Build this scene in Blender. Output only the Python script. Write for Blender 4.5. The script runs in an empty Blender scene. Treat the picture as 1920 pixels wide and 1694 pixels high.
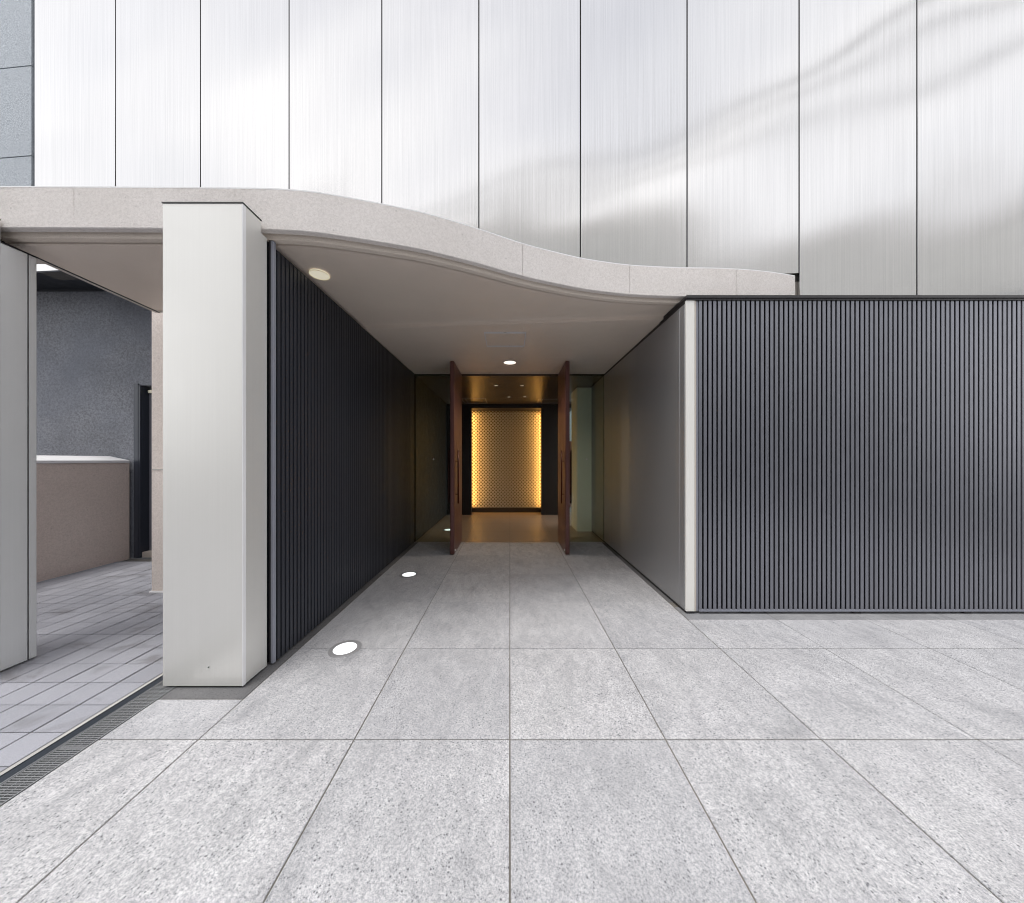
import bpy, bmesh, math, random
from mathutils import Vector
random.seed(7)
C = bpy.context.scene.collection
sc = bpy.context.scene
R = math.radians

# ------------------------------------------------------------------ camera
cam = bpy.data.cameras.new('camera'); co = bpy.data.objects.new('camera', cam); C.objects.link(co)
co.location = (0, 0, 1.25); co.rotation_euler = (R(90), 0, 0)
cam.sensor_width = 36.0; cam.sensor_fit = 'HORIZONTAL'
cam.lens = 608.0 / 1920.0 * 36.0
cam.shift_x = 4.0 / 1920.0; cam.shift_y = 16.0 / 1920.0
cam.clip_start = 0.02; cam.clip_end = 600
sc.camera = co

# ------------------------------------------------------------------ sky and sun (bright overcast)
SUN_EL, SUN_AZ = R(73), R(215)
w = bpy.data.worlds.new('World'); sc.world = w; w.use_nodes = True
nt = w.node_tree; nt.nodes.clear()
out = nt.nodes.new('ShaderNodeOutputWorld'); bg = nt.nodes.new('ShaderNodeBackground')
bg.inputs['Strength'].default_value = 0.1
sky = nt.nodes.new('ShaderNodeTexSky'); sky.sky_type = 'NISHITA'; sky.sun_disc = False
sky.sun_elevation = SUN_EL; sky.sun_rotation = SUN_AZ; sky.air_density = 1.0; sky.dust_density = 1.0
tc = nt.nodes.new('ShaderNodeTexCoord'); mp = nt.nodes.new('ShaderNodeMapping')
mp.inputs['Scale'].default_value = (1.0, 1.0, 1.9)
nz = nt.nodes.new('ShaderNodeTexNoise'); nz.inputs['Scale'].default_value = 1.7; nz.inputs['Detail'].default_value = 5
nz.inputs['Roughness'].default_value = 0.5; nz.inputs['Distortion'].default_value = 0.4
cr = nt.nodes.new('ShaderNodeValToRGB')
cr.color_ramp.elements[0].position = 0.30; cr.color_ramp.elements[0].color = (0.74, 0.74, 0.74, 1)
cr.color_ramp.elements[1].position = 0.58; cr.color_ramp.elements[1].color = (1, 1, 1, 1)
mx = nt.nodes.new('ShaderNodeMix'); mx.data_type = 'RGBA'
mx.inputs[7].default_value = (14.5, 14.45, 14.6, 1)
L = nt.links.new
L(tc.outputs['Generated'], mp.inputs['Vector']); L(mp.outputs[0], nz.inputs['Vector'])
L(nz.outputs['Fac'], cr.inputs['Fac'])
sz = nt.nodes.new('ShaderNodeSeparateXYZ'); L(tc.outputs['Generated'], sz.inputs[0])      # overcast thins towards the zenith
mr = nt.nodes.new('ShaderNodeMapRange'); mr.inputs[1].default_value = 0.62; mr.inputs[2].default_value = 0.86
mr.inputs[3].default_value = 1.0; mr.inputs[4].default_value = 0.58; L(sz.outputs[2], mr.inputs[0])
ml = nt.nodes.new('ShaderNodeMath'); ml.operation = 'MULTIPLY'; L(mr.outputs[0], ml.inputs[0]); L(cr.outputs['Color'], ml.inputs[1])
L(ml.outputs[0], mx.inputs[0])
L(sky.outputs[0], mx.inputs[6]); L(mx.outputs[2], bg.inputs['Color']); L(bg.outputs[0], out.inputs[0])

sl = bpy.data.lights.new('sun', 'SUN'); so = bpy.data.objects.new('sun', sl); C.objects.link(so)
sl.energy = 1.5; sl.angle = R(22); sl.color = (1.0, 0.96, 0.9)
d = Vector((-0.20, -0.28, 1.15)).normalized()          # direction towards the sun
so.rotation_euler = d.to_track_quat('Z', 'Y').to_euler(); so.location = (-6, -10, 18)

sc.view_settings.view_transform = 'Standard'; sc.view_settings.look = 'None'
sc.view_settings.exposure = 0.55; sc.view_settings.gamma = 1.0; sc.view_settings.use_curve_mapping = False
sc.cycles.max_bounces = 10; sc.cycles.diffuse_bounces = 5; sc.cycles.glossy_bounces = 6
sc.cycles.transmission_bounces = 8; sc.cycles.use_denoising = True; sc.cycles.denoising_input_passes = 'RGB_ALBEDO'
sc.cycles.sample_clamp_indirect = 1.6; sc.cycles.caustics_reflective = True; sc.cycles.caustics_refractive = False; sc.cycles.blur_glossy = 0.4; sc.cycles.filter_width = 1.05; sc.cycles.use_adaptive_sampling = False

# ------------------------------------------------------------------ materials
def mat(name, col, rough=0.5, metal=0.0, spec=0.5):
    m = bpy.data.materials.new(name); m.use_nodes = True
    b = m.node_tree.nodes['Principled BSDF']
    b.inputs['Base Color'].default_value = (*col, 1); b.inputs['Roughness'].default_value = rough
    b.inputs['Metallic'].default_value = metal; b.inputs['Specular IOR Level'].default_value = spec
    return m
class NB:
    """small node builder on a material"""
    def __init__(s, m): s.m = m; s.t = m.node_tree; s.b = s.t.nodes['Principled BSDF']
    def n(s, t, **k):
        x = s.t.nodes.new(t)
        for a, v in k.items(): setattr(x, a, v)
        return x
    def l(s, a, b): s.t.links.new(a, b)
    def pos(s, scale=(1, 1, 1), rnd=0.0, rot=(0, 0, 0)):
        g = s.n('ShaderNodeNewGeometry'); v = g.outputs['Position']
        if rnd:
            o = s.n('ShaderNodeObjectInfo'); mu = s.n('ShaderNodeMath', operation='MULTIPLY'); mu.inputs[1].default_value = rnd
            s.l(o.outputs['Random'], mu.inputs[0]); ad = s.n('ShaderNodeVectorMath', operation='ADD')
            cb = s.n('ShaderNodeCombineXYZ'); s.l(mu.outputs[0], cb.inputs[0]); s.l(mu.outputs[0], cb.inputs[1]); s.l(mu.outputs[0], cb.inputs[2])
            s.l(v, ad.inputs[0]); s.l(cb.outputs[0], ad.inputs[1]); v = ad.outputs[0]
        mp = s.n('ShaderNodeMapping'); mp.inputs['Scale'].default_value = scale; mp.inputs['Rotation'].default_value = rot
        s.l(v, mp.inputs['Vector']); return mp.outputs[0]
    def noise(s, vec, scale, detail=4, rough=0.55, dist=0.0):
        x = s.n('ShaderNodeTexNoise'); x.inputs['Scale'].default_value = scale; x.inputs['Detail'].default_value = detail
        x.inputs['Roughness'].default_value = rough; x.inputs['Distortion'].default_value = dist
        s.l(vec, x.inputs['Vector']); return x.outputs['Fac']
    def voro(s, vec, scale, feature='F1', rnd=1.0):
        x = s.n('ShaderNodeTexVoronoi', feature=feature); x.inputs['Scale'].default_value = scale
        x.inputs['Randomness'].default_value = rnd
        s.l(vec, x.inputs['Vector']); return x
    def ramp(s, fac, stops):
        x = s.n('ShaderNodeValToRGB'); e = x.color_ramp.elements
        e[0].position, e[0].color = stops[0][0], (*stops[0][1], 1); e[1].position, e[1].color = stops[1][0], (*stops[1][1], 1)
        for p, c in stops[2:]:
            k = e.new(p); k.color = (*c, 1)
        s.l(fac, x.inputs['Fac']); return x.outputs['Color']
    def range(s, fac, a, b, c=0.0, d=1.0):
        x = s.n('ShaderNodeMapRange'); x.inputs[1].default_value = a; x.inputs[2].default_value = b
        x.inputs[3].default_value = c; x.inputs[4].default_value = d; s.l(fac, x.inputs[0]); return x.outputs[0]
    def mix(s, fac, a, b, blend='MIX'):
        x = s.n('ShaderNodeMix', data_type='RGBA', blend_type=blend)
        for v, i in ((fac, 0), (a, 6), (b, 7)):
            if isinstance(v, (int, float)): x.inputs[i].default_value = v
            elif isinstance(v, tuple): x.inputs[i].default_value = (*v, 1)
            else: s.l(v, x.inputs[i])
        return x.outputs[2]
    def bump(s, h, strength, dist=0.01, prev=None):
        x = s.n('ShaderNodeBump'); x.inputs['Strength'].default_value = strength; x.inputs['Distance'].default_value = dist
        s.l(h, x.inputs['Height'])
        if prev is not None: s.l(prev, x.inputs['Normal'])
        return x.outputs[0]
    def col(s, c): s.l(c, s.b.inputs['Base Color'])
    def nor(s, c): s.l(c, s.b.inputs['Normal'])
    def rgh(s, c): s.l(c, s.b.inputs['Roughness'])

def granite(name, lo, hi, fleck, fl=0.16, dirt=0.5, cloud=0.35):
    m = mat(name, hi, 0.62); b = NB(m); p = b.pos(rnd=30.0)
    c1 = b.range(b.noise(p, 2.4, 4, 0.55, 0.6), 0.34, 0.66)
    g1 = b.range(b.noise(p, 135, 6, 0.85), 0.40, 0.58)
    med = b.range(b.noise(b.pos(scale=(1, .45, 1), rnd=30.0, rot=(0, 0, .5)), 17, 5, 0.7, .5), 0.36, 0.62)
    g2 = b.range(b.noise(p, 420, 2, 0.6), 0.35, 0.65)
    base = b.mix(g1, lo, hi)
    base = b.mix(0.30, base, b.mix(g2, lo, (min(1, hi[0] * 1.25), min(1, hi[1] * 1.25), min(1, hi[2] * 1.25))))
    base = b.mix(b.range(med, 0, 1, .30, 0.0), base, lo)
    base = b.mix(b.range(c1, 0, 1, cloud, 0.0), base, tuple(x * 0.62 for x in lo))
    # dark mica flecks, some of them clustered
    v = b.voro(p, 92); fk = b.range(v.outputs['Distance'], 0.12, fl + 0.17, 0.85, 0.0)
    gate = b.range(b.noise(p, 26, 2, 0.5), 0.47, 0.60)
    mu = b.n('ShaderNodeMath', operation='MULTIPLY'); b.l(fk, mu.inputs[0]); b.l(gate, mu.inputs[1])
    base = b.mix(mu.outputs[0], base, fleck)
    v2 = b.voro(p, 33); fk2 = b.range(v2.outputs['Distance'], 0.05, 0.14, 0.85, 0.0)
    base = b.mix(fk2, base, fleck)
    # worn soiling on the world scale, running over slab edges
    q = b.pos(scale=(1.0, 0.55, 1.0)); dn = b.range(b.noise(q, 1.9, 7, 0.72, 1.6), 0.53, 0.72)
    mu2 = b.n('ShaderNodeMath', operation='MULTIPLY'); b.l(dn, mu2.inputs[0]); mu2.inputs[1].default_value = dirt
    base = b.mix(mu2.outputs[0], base, (0.13, 0.135, 0.15))
    o = b.n('ShaderNodeObjectInfo'); base = b.mix(b.range(o.outputs['Random'], 0, 1, 0.0, 0.24), base, (0.24, 0.25, 0.28))
    b.col(base); b.nor(b.bump(g1, 0.10, 0.002)); b.rgh(b.range(g2, 0, 1, 0.5, 0.75))
    return m
def emit(name, c, s, base=(0.8, 0.8, 0.8)):
    m = mat(name, base, 0.4); b = m.node_tree.nodes['Principled BSDF']
    b.inputs['Emission Color'].default_value = (*c, 1); b.inputs['Emission Strength'].default_value = s; return m
M = {}
M['granite'] = granite('light_granite', (0.175, 0.178, 0.192), (0.72, 0.72, 0.735), (0.03, 0.034, 0.05), dirt=0.40, cloud=0.16)
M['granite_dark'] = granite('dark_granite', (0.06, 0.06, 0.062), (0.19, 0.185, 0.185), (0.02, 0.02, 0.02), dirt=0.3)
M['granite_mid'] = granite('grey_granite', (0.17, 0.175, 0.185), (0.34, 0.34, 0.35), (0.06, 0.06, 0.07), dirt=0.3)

def paver():
    m = mat('small_paver', (0.4, 0.4, 0.42), 0.75); b = NB(m); p = b.pos(rnd=20.0)
    g = b.range(b.noise(p, 260, 3, 0.7), 0.35, 0.65)
    base = b.mix(g, (0.27, 0.277, 0.315), (0.40, 0.408, 0.45))
    o = b.n('ShaderNodeObjectInfo'); base = b.mix(b.range(o.outputs['Random'], 0, 1, 0, 0.5), base, (0.22, 0.225, 0.255))
    q = b.pos(scale=(0.8, 1.6, 1)); dn = b.range(b.noise(q, 2.6, 4, 0.55, 1.0), 0.55, 0.68, 0, 0.55)
    base = b.mix(dn, base, (0.13, 0.125, 0.13))
    b.col(base); b.nor(b.bump(g, 0.2, 0.002)); return m
M['paver'] = paver()

def stucco(name, c1, c2, scale, dist, strength, rough=0.85, blotch=0.0, bc=(0, 0, 0), stretch=(1, 1, 1), speck=0.32):
    m = mat(name, c1, rough, spec=0.25); b = NB(m); p = b.pos(scale=stretch)
    n1 = b.noise(p, scale, 4, 0.62, 0.8); n2 = b.range(b.noise(p, 1.6, 5, 0.6), 0.35, 0.65)
    base = b.mix(n2, c1, c2)
    base = b.mix(b.range(n1, 0.36, 0.60, speck, 0.0), base, tuple(x * 0.55 for x in c1))
    pit = b.voro(p, scale * 0.16); pf = b.range(pit.outputs['Distance'], 0.03, 0.09, 0.55, 0.0)
    base = b.mix(pf, base, tuple(x * 0.5 for x in c1))
    if blotch: base = b.mix(b.range(b.noise(p, 0.9, 4, 0.6, 0.5), 0.45, 0.7, 0, blotch), base, bc)
    b.col(base); b.nor(b.bump(n1, strength, dist)); return m
M['fascia'] = stucco('pitted_fascia_render', (0.77, 0.73, 0.70), (0.83, 0.79, 0.765), 74, 0.006, 0.8, speck=0.30)
M['fascia_band'] = stucco('beige_band_render', (0.76, 0.68, 0.60), (0.80, 0.72, 0.64), 220, 0.003, 0.4)
M['beige'] = stucco('beige_wall_render', (0.78, 0.66, 0.60), (0.84, 0.72, 0.66), 60, 0.012, 0.9)
M['beige_end'] = stucco('light_beige_render', (0.84, 0.76, 0.70), (0.88, 0.80, 0.75), 60, 0.012, 0.9)
M['grey_stucco'] = stucco('blue_grey_stucco', (0.235, 0.245, 0.275), (0.335, 0.345, 0.375), 40, 0.03, 1.0, blotch=0.5, bc=(0.22, 0.24, 0.29), speck=0.75)

def painted(name, c, rough, mottle=0.06, metal=0.0, spec=0.5):
    m = mat(name, c, rough, metal, spec); b = NB(m); p = b.pos(rnd=5.0)
    n1 = b.range(b.noise(p, 1.7, 4, 0.6), 0.3, 0.7)
    b.col(b.mix(n1, tuple(x * (1 - mottle) for x in c), tuple(min(1, x * (1 + mottle)) for x in c)))
    b.rgh(b.range(b.noise(p, 9, 4, 0.6), 0.3, 0.7, rough * 0.88, rough * 1.12)); return m
M['ceiling'] = painted('taupe_ceiling_paint', (0.74, 0.65, 0.57), 0.42, 0.04)
M['soffit_trim'] = painted('grey_beige_trim', (0.50, 0.46, 0.42), 0.45)
M['coping_white'] = painted('white_coping_metal', (0.82, 0.82, 0.83), 0.35)

def brushed(name, c, rough, metal=1.0, vertical=True, amp=0.06, bump=0.03, smudge=0.05):
    m = mat(name, c, rough, metal); b = NB(m)
    p = b.pos(scale=(1, 1, 0.006) if vertical else (0.01, 0.01, 1), rnd=9.0)
    s1 = b.range(b.noise(p, 130, 3, 0.7), 0.3, 0.7); s2 = b.range(b.noise(p, 26, 3, 0.6), 0.3, 0.7)
    q = b.pos(rnd=4.0); cl = b.range(b.noise(q, 1.2, 4, 0.6), 0.3, 0.7)
    base = b.mix(s1, tuple(x * (1 - amp) for x in c), tuple(min(1, x * (1 + amp)) for x in c))
    base = b.mix(b.range(s2, 0, 1, 0, smudge * 2), base, tuple(x * 0.8 for x in c))
    b.col(base); b.rgh(b.range(cl, 0, 1, rough * 0.85, rough * 1.15))
    b.nor(b.bump(s1, bump, 0.001)); return m
M['facade'] = brushed('brushed_facade_metal', (0.49, 0.486, 0.482), 0.15, amp=0.07, bump=0.05)
def oilcan(m, amp=1.0):
    """slow waves of rolled sheet metal, running on from panel to panel"""
    b = NB(m); p = b.pos(scale=(1, 1, 1)); old = b.b.inputs['Normal'].links[0].from_socket
    sx = b.n('ShaderNodeSeparateXYZ'); b.l(p, sx.inputs[0])
    def wave(kx, kz, ph, a):
        m1 = b.n('ShaderNodeMath', operation='MULTIPLY'); b.l(sx.outputs[0], m1.inputs[0]); m1.inputs[1].default_value = kx
        m2 = b.n('ShaderNodeMath', operation='MULTIPLY_ADD'); b.l(sx.outputs[2], m2.inputs[0]); m2.inputs[1].default_value = kz; b.l(m1.outputs[0], m2.inputs[2])
        m3 = b.n('ShaderNodeMath', operation='ADD'); b.l(m2.outputs[0], m3.inputs[0]); m3.inputs[1].default_value = ph
        m4 = b.n('ShaderNodeMath', operation='SINE'); b.l(m3.outputs[0], m4.inputs[0])
        m5 = b.n('ShaderNodeMath', operation='MULTIPLY'); b.l(m4.outputs[0], m5.inputs[0]); m5.inputs[1].default_value = a; return m5.outputs[0]
    ws = [wave(-.85, 2.03, .6, .014), wave(-3.2, 4.3, 2.1, .0036), wave(2.7, .55, 0, .0025), wave(1.9, 5.8, 1.0, .0010)]
    acc = ws[0]
    for x in ws[1:]:
        ad = b.n('ShaderNodeMath', operation='ADD'); b.l(acc, ad.inputs[0]); b.l(x, ad.inputs[1]); acc = ad.outputs[0]
    x = b.n('ShaderNodeBump'); x.inputs['Strength'].default_value = 1.0; x.inputs['Distance'].default_value = amp
    b.l(acc, x.inputs['Height']); b.l(x.outputs[0], old.node.inputs['Normal'])
oilcan(M['facade'])
M['pillar'] = brushed('satin_pillar_metal', (0.72, 0.715, 0.685), 0.36, metal=0.34, amp=0.012, bump=0.01, smudge=0.02)
M['pillar_dull'] = brushed('dull_pillar_metal', (0.72, 0.73, 0.73), 0.42, metal=0.15, amp=0.012, bump=0.01, smudge=0.02)
M['wallpanel'] = brushed('champagne_wall_metal', (0.33, 0.33, 0.335), 0.34, metal=0.45, amp=0.02, bump=0.02, smudge=0.05)
M['cream'] = painted('cream_post_paint', (0.80, 0.79, 0.75), 0.4, 0.02)
M['cream_trim'] = painted('beige_trim_paint', (0.52, 0.47, 0.42), 0.5, 0.03)
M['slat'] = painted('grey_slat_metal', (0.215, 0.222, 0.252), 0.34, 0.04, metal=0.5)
M['slat_shaded'] = painted('shaded_slat_metal', (0.036, 0.039, 0.049), 0.42, 0.04, metal=0.0, spec=0.35)  # slat metal of the left wall, its shaded look put into the colour
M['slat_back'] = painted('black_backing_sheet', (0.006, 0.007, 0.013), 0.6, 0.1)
M['cap'] = painted('dark_cap_metal', (0.022, 0.020, 0.022), 0.45, 0.1)
M['post_blue'] = painted('slate_post_paint', (0.24, 0.25, 0.295), 0.38, 0.05)
M['door'] = brushed('oxblood_door_metal', (0.15, 0.062, 0.055), 0.36, metal=0.2, amp=0.03, bump=0.01)
M['handle'] = painted('oxblood_handle_metal', (0.06, 0.018, 0.014), 0.3, 0.05, metal=0.5)
M['lobby_dark'] = painted('dark_lobby_panel', (0.018, 0.013, 0.012), 0.4, 0.1)
M['lobby_ceiling'] = mat('bronze_lobby_ceiling', (0.085, 0.066, 0.05), 0.3, 0.35)
M['plinth'] = painted('dark_bronze_plinth', (0.05, 0.035, 0.022), 0.4, 0.05)
M['relief'] = painted('ivory_relief_tile', (0.62, 0.56, 0.47), 0.5, 0.03)
M['hollow_shade'] = painted('brown_hollow_shade', (0.20, 0.125, 0.06), 0.6, 0.05)  # hollow floors coloured brown to stand in for recess shade
M['column'] = painted('pale_column_paint', (0.90, 0.90, 0.80), 0.4, 0.02)
M['steel'] = brushed('galvanised_steel', (0.55, 0.56, 0.58), 0.38, metal=1.0, vertical=False, amp=0.06)
M['steel_dark'] = painted('blue_black_steel', (0.045, 0.055, 0.07), 0.45, 0.15, metal=0.5)
M['dark_pit'] = mat('drain_shadow', (0.012, 0.013, 0.015), 0.8)
M['ring_grey'] = painted('brushed_grey_ring', (0.30, 0.30, 0.31), 0.45, 0.06, metal=0.2)
M['bar'] = painted('galvanised_bar', (0.30, 0.31, 0.32), 0.45, 0.06, metal=0.3)
M['kerb'] = painted('pale_mortar', (0.40, 0.39, 0.37), 0.85, 0.12)
M['joint'] = painted('joint_grout', (0.17, 0.16, 0.145), 0.9, 0.25)
M['joint_dark'] = painted('dark_joint', (0.10, 0.097, 0.093), 0.9, 0.2)
M['asphalt'] = painted('asphalt', (0.055, 0.055, 0.057), 0.85, 0.15)
M['opp_wall'] = painted('pale_block_wall', (0.88, 0.88, 0.85), 0.8, 0.12)
M['opp_glass'] = mat('window_glass', (0.22, 0.24, 0.26), 0.12)
M['opp_base'] = painted('added_dark_base', (0.10, 0.10, 0.105), 0.5, 0.15)  # dark tone added for the fence to reflect low down
M['neigh_dark'] = painted('dark_eaves_board', (0.02, 0.024, 0.032), 0.5, 0.1)
M['neigh_white'] = painted('white_eaves_gutter', (0.72, 0.73, 0.76), 0.5, 0.05)
M['neigh_frame'] = painted('blue_black_door_frame', (0.030, 0.036, 0.052), 0.4, 0.08)
M['neigh_door'] = painted('grey_violet_door', (0.17, 0.17, 0.20), 0.45, 0.05)
M['plastic'] = painted('cream_plastic', (0.92, 0.88, 0.70), 0.5, 0.03)
M['speaker_lens'] = emit('dim_cream_lens', (1.0, .93, .72), 0.30, (.85, .8, .65))
M['white_dot'] = mat('white_sticker', (0.8, 0.8, 0.78), 0.5)
M['wood'] = painted('red_brown_board', (0.16, 0.05, 0.025), 0.5, 0.2)
M['cable'] = mat('black_cable', (0.02, 0.02, 0.02), 0.6)
M['concrete'] = painted('pole_concrete', (0.30, 0.30, 0.29), 0.85, 0.1)

def lobby_floor():
    m = mat('brown_lobby_tile', (0.16, 0.13, 0.11), 0.33); b = NB(m); p = b.pos(scale=(0.25, 1, 1), rnd=8.0)
    n1 = b.range(b.noise(p, 14, 5, 0.65), 0.3, 0.7)
    b.col(b.mix(n1, (0.24, 0.175, 0.125), (0.32, 0.24, 0.175))); b.rgh(b.range(n1, 0, 1, 0.28, 0.42)); return m
M['lobby_floor'] = lobby_floor()

def stone_panel():
    m = mat('grey_stone_cladding', (0.3, 0.32, 0.34), 0.7); b = NB(m); p = b.pos(rnd=20.0)
    g = b.range(b.noise(p, 90, 4, 0.75), 0.38, 0.62)
    b.col(b.mix(g, (0.26, 0.29, 0.325), (0.47, 0.51, 0.55))); b.nor(b.bump(g, 0.35, 0.004)); return m
M['stone'] = stone_panel()

def glass():
    m = bpy.data.materials.new('green_tinted_glass'); m.use_nodes = True; t = m.node_tree; t.nodes.clear()
    o = t.nodes.new('ShaderNodeOutputMaterial'); tr = t.nodes.new('ShaderNodeBsdfTransparent'); gl = t.nodes.new('ShaderNodeBsdfGlossy')
    mx = t.nodes.new('ShaderNodeMixShader'); fr = t.nodes.new('ShaderNodeFresnel'); fr.inputs['IOR'].default_value = 1.5
    tr.inputs['Color'].default_value = (0.88, 0.95, 0.90, 1); gl.inputs['Roughness'].default_value = 0.01
    t.links.new(fr.outputs[0], mx.inputs[0]); t.links.new(tr.outputs[0], mx.inputs[1]); t.links.new(gl.outputs[0], mx.inputs[2])
    t.links.new(mx.outputs[0], o.inputs[0]); return m
M['glass'] = glass()
M['lamp_white'] = emit('lit_lamp_lens', (0.93, 0.97, 1.0), 0.7)
M['lamp_warm'] = emit('lit_ceiling_lens', (1.0, 0.86, 0.75), 0.85)
M['lamp_spot'] = emit('lit_spot_lens', (1.0, 0.85, 0.65), 0.22, (.3, .3, .3))

# ------------------------------------------------------------------ mesh helpers
def link(name, me, m=None, parent=None, loc=(0, 0, 0)):
    o = bpy.data.objects.new(name, me); C.objects.link(o); o.location = loc
    if m is not None and not me.materials: me.materials.append(m)
    if parent is not None: o.parent = parent
    return o
def box_mesh(name, dx, dy, dz, bev=0.0, seg=1):
    """box from the origin (min corner) to dx,dy,dz"""
    bm = bmesh.new(); bmesh.ops.create_cube(bm, size=1.0)
    for v in bm.verts: v.co = Vector(((v.co.x + .5) * dx, (v.co.y + .5) * dy, (v.co.z + .5) * dz))
    if bev: bmesh.ops.bevel(bm, geom=bm.edges[:], offset=bev, segments=seg, affect='EDGES', profile=0.6)
    me = bpy.data.meshes.new(name); bm.to_mesh(me); bm.free(); return me
cache = {}
def box(name, x0, x1, y0, y1, z0, z1, m, parent=None, bev=0.0, seg=1, share=False):
    key = (round(x1 - x0, 4), round(y1 - y0, 4), round(z1 - z0, 4), bev, m.name)
    if share and key in cache: me = cache[key]
    else:
        me = box_mesh(name, x1 - x0, y1 - y0, z1 - z0, bev, seg)
        if share: cache[key] = me
    return link(name, me, m, parent, (x0, y0, z0))
def raw(name, verts, faces, m, parent=None, smooth=False):
    me = bpy.data.meshes.new(name); me.from_pydata([tuple(v) for v in verts], [], faces); me.update()
    if smooth: me.polygons.foreach_set('use_smooth', [True] * len(me.polygons))
    return link(name, me, m, parent)
def disc_mesh(name, r, h, seg=40, r_in=0.0, bev=0.0):
    bm = bmesh.new()
    if r_in:
        ring = []
        for k in range(seg):
            a = 2 * math.pi * k / seg; c, s = math.cos(a), math.sin(a)
            ring.append([bm.verts.new((r * c, r * s, 0)), bm.verts.new((r * c, r * s, h - bev)), bm.verts.new(((r - bev) * c, (r - bev) * s, h)),
                         bm.verts.new((r_in * c, r_in * s, h)), bm.verts.new((r_in * c, r_in * s, 0))])
        for k in range(seg):
            a, b2 = ring[k], ring[(k + 1) % seg]
            for i in range(4): bm.faces.new((a[i], b2[i], b2[i + 1], a[i + 1]))
    else:
        bmesh.ops.create_cone(bm, cap_ends=True, segments=seg, radius1=r, radius2=r, depth=h)
        for v in bm.verts: v.co.z += h / 2
        if bev:
            es = [e for e in bm.edges if abs(e.verts[0].co.z - h) < 1e-5 and abs(e.verts[1].co.z - h) < 1e-5]
            bmesh.ops.bevel(bm, geom=es, offset=bev, segments=2, affect='EDGES')
    bmesh.ops.recalc_face_normals(bm, faces=bm.faces[:])
    me = bpy.data.meshes.new(name); bm.to_mesh(me); bm.free(); return me
def cyl(name, p0, p1, r, m, parent=None, seg=16):
    p0, p1 = Vector(p0), Vector(p1); ax = p1 - p0
    bm = bmesh.new(); bmesh.ops.create_cone(bm, cap_ends=True, segments=seg, radius1=r, radius2=r, depth=ax.length)
    me = bpy.data.meshes.new(name); bm.to_mesh(me); bm.free()
    for p in me.polygons: p.use_smooth = len(p.vertices) == 4
    o = link(name, me, m, parent, (p0 + p1) / 2); o.rotation_euler = ax.to_track_quat('Z', 'Y').to_euler(); return o
def thing(name, label, cat, group=None):
    o = bpy.data.objects.new(name, None); C.objects.link(o); o.empty_display_size = 0.1
    o['label'] = label; o['category'] = cat; o['kind'] = 'thing'
    if group: o['group'] = group
    return o
def tag(o, label, cat, group=None):
    o['label'] = label; o['category'] = cat; o['kind'] = 'thing'
    if group: o['group'] = group
    return o
def struct(name):
    o = bpy.data.objects.new(name, None); C.objects.link(o); o.empty_display_size = 0.1; o['kind'] = 'structure'; return o
def stuff(o): o['kind'] = 'stuff'; return o
def boxes(name, lst, m, parent=None):
    """many plain boxes joined into one mesh"""
    vs, fs = [], []
    for (x0, x1, y0, y1, z0, z1) in lst:
        k = len(vs)
        vs += [(x0, y0, z0), (x1, y0, z0), (x1, y1, z0), (x0, y1, z0), (x0, y0, z1), (x1, y0, z1), (x1, y1, z1), (x0, y1, z1)]
        fs += [(k, k + 3, k + 2, k + 1), (k + 4, k + 5, k + 6, k + 7), (k, k + 1, k + 5, k + 4), (k + 1, k + 2, k + 6, k + 5),
               (k + 2, k + 3, k + 7, k + 6), (k + 3, k, k + 4, k + 7)]
    return raw(name, vs, fs, m, parent)

# ------------------------------------------------------------------ key dimensions (metres; camera stands at x=0, y=0, eye 1.25)
PX = 0.697; ROWS = [-2.052, -1.351, -0.65, 0.05, 0.75, 1.451, 2.152, 2.853, 3.554, 4.256, 4.93]
EDGE = 1.394; WL = -1.44; WR = 1.43; GY = 4.93; FY = 2.63; ZC = 2.56; ZCF = 2.586
FN = (0.0755, 0.9971)                                    # facade normal in plan
def fac(n): return (-5.194 + 0.978 * n, 3.540 - 0.0741 * n)

# ------------------------------------------------------------------ the ground
g = raw('ground', [(-150, -150, -.09), (150, -150, -.09), (150, 150, -.09), (-150, 150, -.09)], [(0, 1, 2, 3)], M['asphalt']); g['kind'] = 'structure'
road = raw('street', [(-60, -9.0, -.082), (60, -9.0, -.082), (60, -2.3, -.082), (-60, -2.3, -.082)], [(0, 1, 2, 3)], M['asphalt']); road['kind'] = 'structure'
pav = struct('pavement')
boxes('slab_bed', [(-1.838, 7.0, -2.06, 2.62, -.085, -.004), (-1.70, 1.6, 2.62, GY - .004, -.085, -.004)], M['joint'], pav)
GAP = 0.0058
def slab(x0, x1, y0, y1, m, parent=pav, name='paving_slab', gap=GAP, dz=None):
    z = (random.random() - .5) * 0.0008 if dz is None else dz
    return box(name, x0 + gap / 2, x1 - gap / 2, y0 + gap / 2, y1 - gap / 2, -.03 + z, z, m, parent, bev=.0012, share=True)
for j in range(len(ROWS) - 1):
    y0, y1 = ROWS[j], ROWS[j + 1]
    cols = [-1.840, -EDGE] + [PX * k for k in range(-1, 3)]
    if y1 < 2.6: cols += [PX * k for k in range(3, 10)]
    for a, b_ in zip(cols, cols[1:]):
        if a < -1.7 and y1 > 1.5: continue
        if y1 > 2.6 and b_ > 1.4: continue
        slab(a, b_, y0, y1, M['granite'])
for k in range(2, 9): slab(PX * k, PX * (k + 1), 2.152, 2.545, M['granite'])
slab(-1.840, -EDGE, 1.451, 1.696, M['granite'])
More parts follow.
